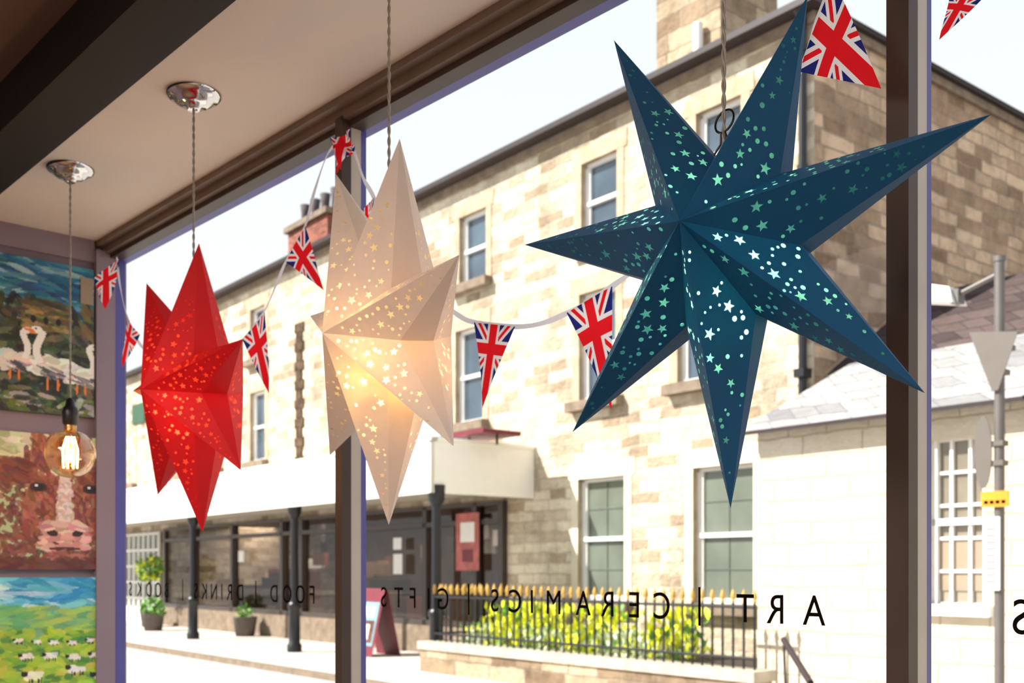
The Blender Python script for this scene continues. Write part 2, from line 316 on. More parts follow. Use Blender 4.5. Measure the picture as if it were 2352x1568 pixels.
for i,(ya,yb,za,zb) in enumerate([(1.155,1.192,2.225,2.302),(1.20,1.245,1.73,1.79),(1.21,1.245,1.33,1.405)]):
    b=MB();b.box(X0+.0235,X0+.0245,ya,yb,za,zb);b.obj('price_tag',[M_tag])
# ================================================================ STAR LANTERNS
def rotm(yaw,pit):
    cy,sy=math.cos(yaw),math.sin(yaw);cp,sp=math.cos(pit),math.sin(pit)
    return np.array([[cy,-sy,0],[sy,cy,0],[0,0,1]])@np.array([[1,0,0],[0,cp,-sp],[0,sp,cp]])
H_,RC,RS=.40,.335,.276
def starpts(p,AC=.06):
    M=rotm(p[3],p[4]);c=p[:3];t=[];cf=[];cb=[]
    for i in range(7):
        q=p[5]+2*math.pi/7*i;t.append(M@np.array([math.sin(q)*RS,0,math.cos(q)*RS])+c)
        q+=math.pi/7;k=RC*RS
        cf.append(M@np.array([math.sin(q)*k,-AC*RS,math.cos(q)*k])+c);cb.append(M@np.array([math.sin(q)*k,AC*RS,math.cos(q)*k])+c)
    return t,cf,cb,M@np.array([0,-H_*RS,0])+c,M@np.array([0,H_*RS,0])+c,M
def fit(c0,tips,apex):
    p=np.array(list(c0)+[0,0,-.35])
    def res(p):
        t,cf,cb,A,B,M=starpts(p);r=[]
        for q,m in zip(t,tips): r+=list(proj(q)-m)
        r+=list((proj(A)-apex)*5);r.append(p[4]*250);return np.array(r)
    lam=1e-2;r=res(p)
    for it in range(120):
        J=np.array([(res(p+np.eye(6)[k]*1e-5)-r)/1e-5 for k in range(6)]).T;G=J.T@J
        dp=np.linalg.solve(G+lam*np.diag(np.diag(G)+1e-9),-J.T@r);r2=res(p+dp)
        if r2@r2<r@r: p=p+dp;r=r2;lam*=.5
        else: lam*=3
    return p
def starpoly(cx,cy,r,rot): return [(cx+(r if k%2==0 else r*.42)*math.cos(rot+k*math.pi/5),cy+(r if k%2==0 else r*.42)*math.sin(rot+k*math.pi/5)) for k in range(10)]
def circ(cx,cy,r): return [(cx+r*math.cos(k*math.pi/4),cy+r*math.sin(k*math.pi/4)) for k in range(8)]
def facet(b,P0,P1,P2,nst,nci):
    # P0 apex, P2 tip ; cut-outs punched into the panel
    P=[Vector(p)*1000 for p in(P0,P1,P2)];u=(P[2]-P[0]).normalized();n=(P[1]-P[0]).cross(P[2]-P[0]).normalized();v=n.cross(u)
    T=[((p-P[0]).dot(u),(p-P[0]).dot(v)) for p in P]
    x0,y0=T[0];sgn=1 if ((T[1][0]-x0)*(T[2][1]-y0)-(T[1][1]-y0)*(T[2][0]-x0))>0 else -1
    def ed(x,y):
        d=1e9
        for i in range(3):
            x0,y0=T[i];x1,y1=T[(i+1)%3];l=math.hypot(x1-x0,y1-y0)
            d=min(d,((x1-x0)*(y-y0)-(y1-y0)*(x-x0))/l*sgn)
        return d
    holes=[];polys=[]
    for kind,cnt,rs in(('s',nst,(5.4,7.8)),('c',nci,(1.4,3.2))):
        k=0
        for _ in range(600):
            if k>=cnt:break
            a_=random.uniform(.10,.90);bb=random.random();x=T[2][0]*a_
            y=bb*T[1][1]
            r=random.uniform(*rs)*(1 if a_<.6 else .8)
            if ed(x,y)<r+1.4:continue
            if any(math.hypot(x-q[0],y-q[1])<r+q[2]+1.8 for q in holes):continue
            holes.append((x,y,r));polys.append(starpoly(x,y,r,random.random()*6.3) if kind=='s' else circ(x,y,r));k+=1
    vs=[Vector(t) for t in T];fs=[[0,1,2]]
    for pl in polys:
        fs.append(list(range(len(vs),len(vs)+len(pl))));vs+=[Vector(q) for q in pl]
    try:
        ov,oe,of,_,_,oi=delaunay_2d_cdt(vs,[],fs,1,1e-4)
    except Exception: ov,of,oi=vs[:3],[(0,1,2)],[[0]]
    V3=[(P[0]+u*q.x+v*q.y)/1000 for q in ov];o=len(b.v);b.v+=[tuple(q) for q in V3]
    for f,io in zip(of,oi):
        b.f.append(tuple(i+o for i in f));b.m.append(1 if any(i>0 for i in io) else 0);b.sm.append(False)
def twist(name,p0,p1,parent,rad=.0014):
    p0=Vector(p0);p1=Vector(p1);Ln=(p1-p0).length;n=max(12,int(Ln/.003))
    for ph in(0,math.pi):
        pts=[]
        for i in range(n+1):
            t=i/n;q=p0.lerp(p1,t);an=ph+2*math.pi*t*Ln/.034
            pts.append((q.x+rad*math.cos(an),q.y+rad*math.sin(an),q.z))
        curve(name,pts,.0014,M_flex,parent)
def rose(x,y,parent):
    b=MB();b.lathe((x,y,ZC),[(.0,-.0305),(.007,-.030),(.011,-.034),(.014,-.030),(.016,-.026),(.028,-.024),(.036,-.020),(.040,-.0145),(.047,-.012),(.053,-.008),(.056,-.003),(.0565,0)],48)
    b.obj('ceiling_rose',[M_chrome],ROOM,parent)
def lantern(name,c0,tips,apex,mp,mt,power,col,dz=-.04,dy=0.,dens=(7,24),AC=.08):
    p=fit(c0,[np.array(t) for t in tips],np.array(apex));t,cf,cb,A,B,M=starpts(p,AC);c=p[:3];n=M@np.array([0,1,0])
    for i in range(7):
        d=ray(*tips[i]);q=d*((c-np.array([0,0,EYE]))@n)/(d@n)+np.array([0,0,EYE])
        rr=np.linalg.norm(q-c);k=min(max(rr,RS*.85),RS*1.15)/rr;t[i]=c+(q-c)*k
    e=empty(name);b=MB()
    for i in range(7):
        T=t[i];Cr,Cl=cf[i],cf[i-1];Br,Bl=cb[i],cb[i-1]
        facet(b,A,Cl,T,*dens);facet(b,A,Cr,T,*dens)
        facet(b,B,Bl,T,5,12);facet(b,B,Br,T,5,12)
        b.add([T,Cl,Bl],[(0,1,2)],0);b.add([T,Cr,Br],[(0,2,1)],0)
    b.obj('paper_shell',[mp,mt],ROOM,e)
    bulb=c+n*(-dy)+np.array([0,0,dz])
    rose(c[0],c[1],e);twist('flex',(c[0],c[1],ZC-.03),(c[0],c[1],c[2]+.05),e)
    bm=MB();bm.lathe(tuple(bulb),[(.0,-.012),(.007,-.010),(.012,-.004),(.0125,0),(.010,.008),(.008,.013),(.008,.018)],20,0);bm.tube(tuple(bulb+np.array([0,0,.018])),(c[0],c[1],c[2]+.05),.008,.006,12,1)
    bm.obj('bulb_and_holder',[emis(name+'_bulb',(255,200,120),3),M_black],ROOM,e)
    l=bpy.data.lights.new(name+'_lamp','POINT');l.energy=power;l.color=col;l.shadow_soft_size=.013;lo=bpy.data.objects.new('lamp',l);bpy.context.collection.objects.link(lo);lo.parent=e;lo.location=tuple(bulb)
    return e,c,t
M_blue=paper('blue_paper',(6,74,116),.03,(10,110,150));M_blue_t=paper('blue_tissue',(40,150,150),.85,(130,245,230))
M_red=paper('red_paper',(205,12,22),.055,(240,20,20));M_red_t=paper('red_tissue',(215,50,45),.85,(255,96,74))
M_wht=paper('white_paper',(216,208,202),.13,(255,200,124));M_wht_t=paper('white_tissue',(245,235,208),.92,(255,246,216))
warm=(1,.71,.38)
eb,cb_,tb=lantern('blue_star_lantern',(-.70,.95,1.80),[(1410,92),(1855,-10),(2278,262),(2125,903),(1678,1167),(1315,992),(1205,562)],(1562,505),M_blue,M_blue_t,12,(1,.78,.52),-.052,.016,AC=.06)
lantern('white_star_lantern',(-1.29,.92,1.80),[(772,400),(918,318),(1055,585),(1042,1025),(893,1205),(753,1055),(712,725)],(748,765),M_wht,M_wht_t,16,warm,-.054,.022,AC=.10)
lantern('red_star_lantern',(-1.98,.94,1.80),[(330,635),(457,558),(556,780),(553,1080),(465,1222),(362,1137),(305,897)],(328,892),M_red,M_red_t,11,(1,.72,.42),-.03,.02,AC=.10)
# wire hook on the blue star
x,y=cb_[0],cb_[1];pts=[]
z0=cb_[2]+.107
for k in range(25):
    q=k/24*2*math.pi*.93+.2;pts.append((x-.012*math.sin(q)+.001,y-.003*math.cos(q),z0+.03-.013*math.cos(q)))
curve('wire_hook',[(x-.018,y-.01,z0-.02),(x-.004,y,z0+.006)]+pts+[(x+.004,y,z0+.012),(x-.003,y,z0-.0),(x+.016,y-.01,z0-.02)],.0013,M_wire,eb)
# pendant with globe bulb
e=empty('pendant_lamp');s_=-2.622;yy=.942
rose(s_,yy,e);zb=1.45+.292
twist('flex',(s_,yy,ZC-.03),(s_,yy,zb+.115),e)
b=MB();b.lathe((s_,yy,zb),[(.003,.125),(.009,.12),(.012,.105),(.017,.10),(.019,.09),(.018,.062),(.014,.058)],24,0);b.lathe((s_,yy,zb),[(.0135,.06),(.0145,.054),(.0135,.05),(.0145,.046),(.0135,.042)],24,1)
b.obj('lampholder',[M_black,pbr('brass',(190,150,90),.25,.9)],ROOM,e)
b=MB();R_=.0585;b.lathe((s_,yy,zb-.01),[(.0135,.055)]+[(R_*math.sin(a),R_*math.cos(a)) for a in np.linspace(.26,math.pi,24)],40)
b.obj('glass_globe',[glassmat('amber_glass',(1.,.84,.60),.16,edge=True)],ROOM,e)
M_fil=emis('filament',(255,195,105),45)
for k in range(8):
    a0=k/8*2*math.pi;cx_=math.cos(a0);cy_=math.sin(a0)
    curve('filament',[(s_+cx_*.009,yy+cy_*.009,zb+.030),(s_+cx_*.018,yy+cy_*.018,zb-.0),(s_+cx_*.0165,yy+cy_*.0165,zb-.044)],.0017,M_fil,e)
b=MB();b.tube((s_,yy,zb+.045),(s_,yy,zb-.03),.003,.0015);b.obj('filament_stem',[glassmat('stem',(.9,.85,.8),.2)],ROOM,e)
l=bpy.data.lights.new('pendant_light','POINT');l.energy=2;l.color=(1,.6,.3);l.shadow_soft_size=.012;lo=bpy.data.objects.new('pendant_light',l);bpy.context.collection.objects.link(lo);lo.parent=e;lo.location=(s_,yy,zb)
# ================================================================ BUNTING
def jackmat():
    m,nt,o=newmat('union_flag_cloth');d=nt.nodes.new('ShaderNodeBsdfDiffuse');tr=nt.nodes.new('ShaderNodeBsdfTranslucent');mx=nt.nodes.new('ShaderNodeMixShader');mx.inputs[0].default_value=.4
    uv=nt.nodes.new('ShaderNodeUVMap');sp=nt.nodes.new('ShaderNodeSeparateXYZ');L(nt,uv.outputs[0],sp.inputs[0])
    def mt(op,a,b_=None,c=None):
        n=nt.nodes.new('ShaderNodeMath');n.operation=op
        for i,v in enumerate((a,b_,c)):
            if v is None:continue
            if isinstance(v,(int,float)): n.inputs[i].default_value=v
            else: L(nt,v,n.inputs[i])
        return n.outputs[0]
    X=sp.outputs[0];Y=sp.outputs[1] # X -1..1 across the width, Y down from the top edge, both in half-widths
    Yc=mt('SUBTRACT',Y,.85);aX=mt('ABSOLUTE',X);aY=mt('ABSOLUTE',Yc)
    k=1.15;nn=math.sqrt(1+k*k)
    dg=mt('DIVIDE',mt('ABSOLUTE',mt('SUBTRACT',aY,mt('MULTIPLY',aX,k))),nn)
    red=mt('MAXIMUM',mt('LESS_THAN',aX,.19),mt('LESS_THAN',aY,.19))
    whc=mt('MAXIMUM',mt('LESS_THAN',aX,.30),mt('LESS_THAN',aY,.30))
    dw=mt('LESS_THAN',dg,.16);dr=mt('LESS_THAN',dg,.06)
    def mixc(f,a,b_):
        n=nt.nodes.new('ShaderNodeMix');n.data_type='RGBA';L(nt,f,n.inputs[0])
        for i,v in((6,a),(7,b_)):
            if isinstance(v,tuple): n.inputs[i].default_value=v+(1,)
            else: L(nt,v,n.inputs[i])
        return n.outputs[2]
    RD=lin((232,34,44));WH=lin((240,240,245));BL=lin((40,46,124))
    c=mixc(dw,BL,WH);c=mixc(dr,c,RD);c=mixc(whc,c,WH);c=mixc(red,c,RD)
    L(nt,c,d.inputs[0]);L(nt,c,tr.inputs[0]);L(nt,d.outputs[0],mx.inputs[1]);L(nt,tr.outputs[0],mx.inputs[2]);L(nt,mx.outputs[0],o.inputs[0]);return m
M_jack=jackmat();M_ribbon=paper('ribbon',(225,228,240),.35)
bun=empty('union_flag_bunting')
def flag(a,b_,t,y,wav=.004,ph=0.,fold=0):
    A=Vector((W(*a,y)[0],y,W(*a,y)[1]));B=Vector((W(*b_,y)[0],y,W(*b_,y)[1]));T=Vector((W(*t,y)[0],y,W(*t,y)[1]));n=14
    vs=[];uv=[];idx={}
    ln=1.45*2
    for j in range(n+1):
        for i in range(n+1-j):
            v_=j/n;u_=i/n
            P=A+(B-A)*u_+(T-A)*v_;P.y+=wav*math.sin(5*u_+ph+3*v_)*(.3+v_)+fold*math.sin(9*u_+ph)
            idx[i,j]=len(vs);vs.append(P);uv.append(((u_+v_*.5)*2-1,v_*ln))
    fs=[]
    for j in range(n):
        for i in range(n-j):
            fs.append((idx[i,j],idx[i+1,j],idx[i,j+1]))
            if i<n-j-1: fs.append((idx[i+1,j],idx[i+1,j+1],idx[i,j+1]))
    b=MB();b.add(vs,fs,0,True);o=b.obj('flag',[M_jack],ROOM,bun);ul=o.data.uv_layers.new(name='UVMap')
    for lp in o.data.loops: ul.data[lp.index].uv=uv[lp.vertex_index]
Y=1.17
flag((272,592),(216,640),(250,712),Y,.01,1);flag((287,722),(320,768),(290,845),Y,.01,2)
flag((608,716),(558,780),(617,903),Y,.004,0);flag((700,520),(656,602),(750,668),Y,.005,2)
flag((858,452),(826,492),(846,585),Y,.004,1)
flag((750,312),(819,335),(775,400),Y-.01,.008,1,.006);flag((762,326),(808,296),(786,392),Y-.02,.008,3,.006)
flag((1088,740),(1184,750),(1110,937),Y,.004,.5);flag((1300,718),(1406,657),(1410,942),Y,.004,1.5)
flag((1912,-50),(1836,165),(2030,207),Y,.005,1.2);flag((2182,-20),(2262,-10),(2162,95),Y,.004,2)
def ribbon(px,y=Y+.004):
    P=[Vector((W(*p,y)[0],y,W(*p,y)[1])) for p in px];out=[]
    for i in range(len(P)-1):
        p0=P[max(i-1,0)];p1=P[i];p2=P[i+1];p3=P[min(i+2,len(P)-1)]
        for k in range(8):
            t=k/8;out.append(.5*((2*p1)+(p2-p0)*t+(2*p0-5*p1+4*p2-p3)*t*t+(3*p1-p0-3*p2+p3)*t**3))
    out.append(P[-1]);b=MB();vs=[];hw=.0042
    for i,p in enumerate(out):
        d=(out[min(i+1,len(out)-1)]-out[max(i-1,0)]).normalized();nn=Vector((-d.z,0,d.x));tw=.3*math.sin(i*.35)
        vs+= [p+nn*hw+Vector((0,tw*hw,0)),p-nn*hw-Vector((0,tw*hw,0))]
    b.add(vs,[(2*i,2*i+1,2*i+3,2*i+2) for i in range(len(out)-1)],0,True);b.obj('ribbon',[M_ribbon],ROOM,bun)
ribbon([(268,590),(275,650),(292,725),(330,800),(420,850),(500,830),(555,785),(606,716),(636,650),(657,600),(700,520),(722,440),(752,355),(785,318)])
ribbon([(785,318),(812,345),(835,410),(858,452),(905,560),(960,635),(1020,695),(1050,722),(1090,740),(1184,750),(1245,742),(1300,720),(1356,690),(1406,657),(1462,615),(1560,520),(1700,340),(1836,165),(1880,40),(1912,-50)])
ribbon([(2170,-30),(2262,-12),(2330,-60)])
# ================================================================ STREET
b=MB();b.box(-60,40,1.4,3.2,-.05,.02,0);b.box(-60,40,7.3,30,-.05,.02,0);b.box(-60,40,3.2,7.3,-.1,-.06,1);b.box(-60,40,7.18,7.3,-.06,.025,2);b.box(-60,40,3.2,3.32,-.06,.025,2)
b.box(-150,150,30,140,-.2,-.1,0);b.box(-150,-60,-20,30,-.2,-.1,0)
b.obj('ground',[M_pave,M_road,M_sill],STREET)
# main building
NF=10.5;sR=sx(1870);sL=sx(445);EZ=7.98
wins=[]
def wm(xc,w,z0,z1,kind): c=sx(xc);wins.append((c-w/2,c+w/2,z0,z1,kind))
for xc in (493,592,1086,1376,1650): wm(xc,.74,6.20,7.36,'u')
for xc in (493,592,1078,1372,1607): wm(xc,.76,3.90,5.47,'m')
wm(1660,.98,1.03,2.78,'g');wm(1380,.96,1.03,2.78,'g')
holes=[w_[:4] for w_ in wins]
shop=(sx(385),sx(1160),.0,2.56)
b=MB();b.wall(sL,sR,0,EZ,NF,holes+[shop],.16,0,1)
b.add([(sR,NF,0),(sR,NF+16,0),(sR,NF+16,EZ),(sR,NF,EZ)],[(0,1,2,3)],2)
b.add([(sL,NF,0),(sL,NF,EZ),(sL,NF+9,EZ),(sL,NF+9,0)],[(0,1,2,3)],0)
RZ=EZ+1.7
b.add([(sL,NF-.15,EZ),(sR+.15,NF-.15,EZ),(sR-7,NF+7,RZ),(sL,NF+7,RZ)],[(0,1,2,3)],3)
b.add([(sR+.15,NF-.15,EZ),(sR+.15,NF+16,EZ),(sR-7,NF+8,RZ),(sR-7,NF+7,RZ)],[(0,1,2,3)],3)
b.add([(sL,NF+16,EZ-.1),(sR+.15,NF+16,EZ-.1),(sR-7,NF+8,RZ),(sL,NF+8,RZ)],[(0,3,2,1)],3)
b.obj('stone_building',[M_stone,M_jamb,M_stone_d,M_slate_d],STREET)
# eaves gutter and cornice
b=MB();b.box(sL,sR+.18,NF-.28,NF-.06,EZ-.04,EZ+.04,0);b.box(sL,sR+.04,NF-.06,NF,EZ-.16,EZ-.04,1);b.box(sR+.0,sR+.14,NF-.22,NF+16,EZ-.03,EZ+.03,0);b.box(sR,sR+.06,NF,NF+16,EZ-.14,EZ-.03,1)
b.obj('roof_gutter',[M_gutter,M_sill],STREET)
def sash(a,b_,z0,z1,kind,n=NF,name='sash_window',ash=True):
    b=MB();y=n+.13
    gm=2 if kind=='g' else 1
    fw=.05;b.box(a,a+fw,y-.05,y,z0,z1,0);b.box(b_-fw,b_,y-.05,y,z0,z1,0);b.box(a,b_,y-.05,y,z1-fw,z1,0);b.box(a,b_,y-.06,y,z0,z0+fw*1.3,0)
    zm=(z0+z1)/2;b.box(a,b_,y-.06,y,zm-.03,zm+.03,0);b.box(a+fw,a+fw+.03,y-.03,y,z0,z1,0);b.box(b_-fw-.03,b_-fw,y-.03,y,z0,z1,0)
    b.box(a+.01,b_-.01,y,y+.01,z0,z1,gm)
    if kind=='g':
        for zz in(.25,.75): b.box(a,b_,y-.012,y,z0+(z1-z0)*zz-.008,z0+(z1-z0)*zz+.008,2)
        b.box((a+b_)/2-.008,(a+b_)/2+.008,y-.012,y,z0,z1,2)
    if ash:
        jm=3 if kind=='g' else 5
        b.box(a-.14,a,n-.012,n+.02,z0,z1,jm);b.box(b_,b_+.14,n-.012,n+.02,z0,z1,jm);b.box(a-.2,b_+.2,n-.014,n+.02,z1,z1+.24,jm)
    b.box(a-.16,b_+.16,n-.16,n+.08,z0-.14,z0,4)
    b.obj(name,[M_white,M_pane,M_pane_g,M_ashlar,M_sill,M_jamb],STREET)
for w_ in wins: sash(*w_)
# downpipe
b=MB();s_=sx(1853);b.tube((s_,NF-.08,3.2),(s_,NF-.08,EZ-.1),.05);b.box(s_-.07,s_+.07,NF-.16,NF,3.7,3.8)
for zz in(4.3,6.1,7.5): b.tube((s_,NF-.08,zz),(s_,NF-.08,zz+.08),.065)
b.tube((s_,NF-.08,EZ-.12),(s_,NF-.2,EZ-.0),.05);b.obj('drainpipe',[M_black],STREET)
# toothing stones
b=MB();s_=sx(690)
for i in range(16):
    z=3.45+i*.2;o_=.16 if i%2 else 0;b.box(s_-.16-o_*.4,s_+.10+o_*.5,NF-.03,NF+.02,z,z+.19)
b.obj('quoin_stones',[pbr('quoin_stone',(84,68,54),.9,noise=.5,scale=7,spec=.1)],STREET)
# chimneys
b=MB();b.box(-10.68,-9.5,11.2,12.43,7.9,10.15,0);b.box(-10.76,-9.42,11.12,12.5,9.95,10.1,1)
b.box(-10.76,-9.42,11.12,12.5,10.15,10.3,1)
for k in(0,1): b.lathe((-10.4+.6*k,11.8,10.3),[(.14,0),(.12,.5),(.15,.55),(.1,.55)],16,2)
b.tube((sx(1603,11.1),11.1,8.35),(sx(1603,11.1),11.1,8.93),.07,m=3);b.obj('chimney',[M_stone_c,M_sill,M_brick,M_white],STREET)
b=MB();sa=sx(662,13);sb_=sx(752,13);b.box(sa,sb_,13,13.7,8.2,10.45,0);b.box(sa-.08,sb_+.08,12.9,13.8,10.35,10.5,1)
for k in range(4): b.lathe((sa+.3+k*(sb_-sa-.5)/3,13.35,10.5),[(.13,0),(.11,.35),(.14,.6),(.08,.6)],14,2)
b.obj('chimney.001',[M_brick,M_sill,pbr('chimney_pot',(70,60,60),.8)],STREET)
# left neighbour
sa=sx(150);b=MB();b.box(sa,sL-.05,NF,NF+8,0,7.0,0);b.box(sa,sL-.05,NF-.2,NF,6.95,7.05,1)
b.add([(sa,NF-.1,7.05),(sL-.05,NF-.1,7.05),(sL-.05,NF+4,8.2),(sa,NF+4,8.2)],[(0,1,2,3)],2);b.obj('neighbour_building',[M_stone,M_gutter,M_slate_d],STREET)
sash(sx(300)-.4,sx(300)+.4,3.9,5.4,'m');
b=MB();b.box(sx(308),sx(336),NF-.06,NF,sz(320,972),sz(320,928));b.obj('hanging_sign',[pbr('green_sign',(40,80,55),.5)],STREET)
# ---------------- shopfront and canopy
NC=8.58;s1=sx(1228);cz0,cz1=2.56,3.33
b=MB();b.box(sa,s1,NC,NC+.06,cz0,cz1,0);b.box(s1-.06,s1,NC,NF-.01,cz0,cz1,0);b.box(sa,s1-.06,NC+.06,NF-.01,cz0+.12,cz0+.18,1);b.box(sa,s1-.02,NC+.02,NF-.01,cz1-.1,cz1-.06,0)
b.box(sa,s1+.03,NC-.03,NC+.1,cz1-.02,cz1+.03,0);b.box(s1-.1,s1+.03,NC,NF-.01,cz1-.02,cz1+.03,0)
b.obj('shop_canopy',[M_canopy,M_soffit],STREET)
b=MB()
for i,(sa_,sb_) in enumerate([(sx(960,9.6),sx(1060,9.6)),(sx(1085,9.6),sx(1160,9.6))]):
    b.box(sa_,sb_,9.2,9.9,cz1+.1,cz1+.16,i)
    for ss in(sa_+.06,sb_-.06): b.tube((ss,9.5,cz1-.05),(ss,9.5,cz1+.1),.02,m=2)
b.obj('rooflight_frame',[pbr('awning_blue',(110,150,170),.5),M_maroon,M_black],STREET)
for x in(436,668,993):
    s_=sx(x,NC+.08);b=MB();b.tube((s_,NC+.15,.02),(s_,NC+.15,cz0+.12),.075,.065,16);b.lathe((s_,NC+.15,.02),[(.13,0),(.13,.12),(.1,.16),(.1,.75),(.12,.78),(.12,.84),(.085,.88)],20);b.lathe((s_,NC+.15,cz0-.18),[(.075,0),(.12,.08),(.13,.3)],16)
    b.obj('canopy_column',[M_black],STREET)
# shopfront
a_,c_=shop[0],shop[1];b=MB();b.box(a_,c_,NF-.12,NF+.1,.02,.5,0)
xs=[385,450,540,655,700,825,985,1100,1160]
for x in xs: b.box(sx(x)-.06,sx(x)+.06,NF-.1,NF+.06,.5,2.56,1)
b.box(a_,c_,NF-.1,NF+.06,2.2,2.28,1);b.box(a_,c_,NF-.1,NF+.06,.5,.6,1);b.box(a_,c_,NF-.1,NF+.06,2.5,2.56,1)
b.box(a_,c_,NF-.01,NF+.0,.55,2.55,2)
b.obj('shopfront',[M_sill,M_shopframe,M_shopglass],STREET)
b=MB();b.box(a_,c_,NF+4,NF+4.1,0,2.7,0);b.box(a_,c_,NF+.17,NF+4,2.62,2.7,0);b.box(a_,c_,NF+.17,NF+4,0,.04,0);b.box(c_,c_+.05,NF+.17,NF+4,0,2.7,0);b.box(a_-.05,a_,NF+.17,NF+4,0,2.7,0)
for k in range(26):
    s_=a_+(c_-a_)*rng.uniform(.02,.96);hh=rng.uniform(.4,1.2);yo=rng.uniform(.5,2.);b.box(s_,s_+rng.uniform(.2,1.1),NF+yo,NF+yo+.5,.04,hh+.3,1+k%3)
for k in range(26):
    s_=a_+(c_-a_)*rng.uniform(.02,.96);z=rng.uniform(1.2,2.2);yo=rng.uniform(1.5,3.7);b.box(s_,s_+rng.uniform(.15,.8),NF+yo,NF+yo+.1,z,z+rng.uniform(.15,.45),1+k%4)
si=b.obj('shop_interior',[M_shopdark,pbr('counter_wood',(130,76,50),.5),pbr('shelf_tan',(140,114,90),.6),pbr('chair_dark',(66,48,42),.5),M_paper],STREET)
for k in range(3):  # invented area lamps, added to lift the dark shop interior
    l=bpy.data.lights.new('shop_fill_lamp','AREA');l.shape='RECTANGLE';l.size=3.5;l.size_y=1.2;l.energy=80;l.color=(1,.84,.68);lo=bpy.data.objects.new('shop_fill_lamp',l);bpy.context.collection.objects.link(lo);lo.parent=si;lo.location=(a_+(c_-a_)*(k+.5)/3,NF+1.6,2.58)
b=MB()
for (xa,xb,ya,yb,m) in [(904,922,1235,1262,0),(904,924,1272,1318,0),(1047,1100,1180,1310,1),(548,560,1265,1290,0),(1058,1090,1200,1245,0),(1062,1086,1262,1290,2)]:
    k=.001 if m!=1 else 0;b.box(sx(xa,10.36),sx(xb,10.36),10.36-k*6,10.37-k*6,sz(xa,yb,10.36),sz(xa,ya,10.36),m)
b.obj('shop_poster',[M_paper,M_poster,M_maroon],STREET)
# glazed garage doors at far left, white
s0_=sx(283);s1_=sx(372);b=MB();b.box(s0_,s1_,NF-.06,NF-.01,.3,2.45,1)
for k in range(9): s_=s0_+(s1_-s0_)*k/8;b.box(s_-.035,s_+.035,NF-.1,NF-.05,.2,2.5,0)
for k in range(6): z=.25+k*.44;b.box(s0_,s1_,NF-.1,NF-.05,z-.03,z+.03,0)
b.box(s0_-.1,s1_+.1,NF-.12,NF-.01,.02,.45,0);b.obj('white_glazed_doors',[M_white,M_pane_g],STREET)
def bush(name,s_,n_,z,r,mats,cnt=220,pot=True,leaf=.09):
    b=MB()
    if pot: b.lathe((s_,n_,.02),[(.0,0),(.2,0),(.26,.4),(.28,.42),(.22,.42)],20,0)
    b.tube((s_,n_,.3),(s_,n_,z),.03,m=0)
    for _ in range(cnt):
        v=Vector(rng.normal(size=3)).normalized()*r*rng.uniform(.5,1);c=Vector((s_,n_,z))+v;u=Vector(rng.normal(size=3)).normalized()*leaf;w_=u.cross(Vector(rng.normal(size=3))).normalized()*leaf*.4
        b.add([c-u,c+w_,c+u,c-w_],[(0,1,2,3)],int(rng.integers(1,len(mats))))
    b.obj(name,mats,STREET)
bush('potted_shrub',sx(345,9.8),9.8,1.5,.38,[M_terr,M_leaf,M_leaf,M_yel],240)
bush('potted_shrub.001',sx(352,9.2),9.2,.55,.3,[M_terr,M_leaf,M_leaf],160)
bush('potted_shrub.002',sx(563,10.0),10.0,.5,.22,[M_terr,M_leaf,M_leaf],120,leaf=.06)
# A-board
b=MB();sc=sx(860,9.45);zt=1.12
for sg in(-1,1):
    yb=9.45+sg*.28;yt=9.45+sg*.03
    def q(a,bz,off,m,yb=yb,yt=yt,sg=sg):
        f=lambda z:yb+(yt-yb)*(z-.02)/(zt-.02)+off*sg
        b.add([(sc+a[0],f(bz[0]),bz[0]),(sc+a[1],f(bz[0]),bz[0]),(sc+a[1],f(bz[1]),bz[1]),(sc+a[0],f(bz[1]),bz[1])],[(0,1,2,3)],m)
    q((-.38,.38),(.02,zt),0,0);q((-.31,.31),(.2,.92),.006,1);q((-.27,.27),(.25,.62),.01,2);q((-.2,.2),(.68,.85),.01,3);q((-.12,.14),(.3,.55),.014,3)
b.tube((sc-.38,9.45,zt),(sc+.38,9.45,zt),.03);b.obj('pavement_sign',[M_maroon,pbr('menu_blue',(120,160,170),.5),pbr('menu_brown',(90,50,40),.5,noise=.5,scale=12),M_paper],STREET)
# ---------------- garden wall, railings, planting
NW=8.6;wa=sx(985,NW);wb=sx(1752,NW);b=MB();wr=-7.2
def capwall(x0,x1,y0,y1): b.box(x0,x1,y0,y1,.02,.34,0);b.box(x0-.03,x1+.03,y0-.03,y1+.03,.34,.45,1)
capwall(wa,wb,NW-.15,NW+.15);capwall(wa,wa+.3,NW+.19,NF-.3)
b.obj('garden_wall',[M_stone_c,pbr('coping_stone',(178,168,152),.85,noise=.2,scale=5,bump=.3,spec=.1)],STREET)
b=MB()
def rail(p,q,n):
    for i in range(n+1):
        t=i/n;x=p[0]+(q[0]-p[0])*t;y=p[1]+(q[1]-p[1])*t
        b.tube((x,y,.45),(x,y,1.14),.013,seg=6);b.lathe((x,y,1.12),[(.012,0),(.026,.012),(.012,.025),(.026,.05),(.028,.07),(.014,.115),(.0,.15)],8,1)
    for z in(.56,1.08): b.tube((p[0],p[1],z),(q[0],q[1],z),.016,seg=6)
n_=int((wb-wa-.3)/.135);rail((wa+.15,NW),(wb-.1,NW),n_);rail((wa+.15,NW),(wa+.15,NF-.3),12)
b.obj('iron_railings',[M_black,M_gold],STREET)
b=MB();b.box(wa+.34,wr-.05,NW+.19,NF-.15,.02,.4,0)
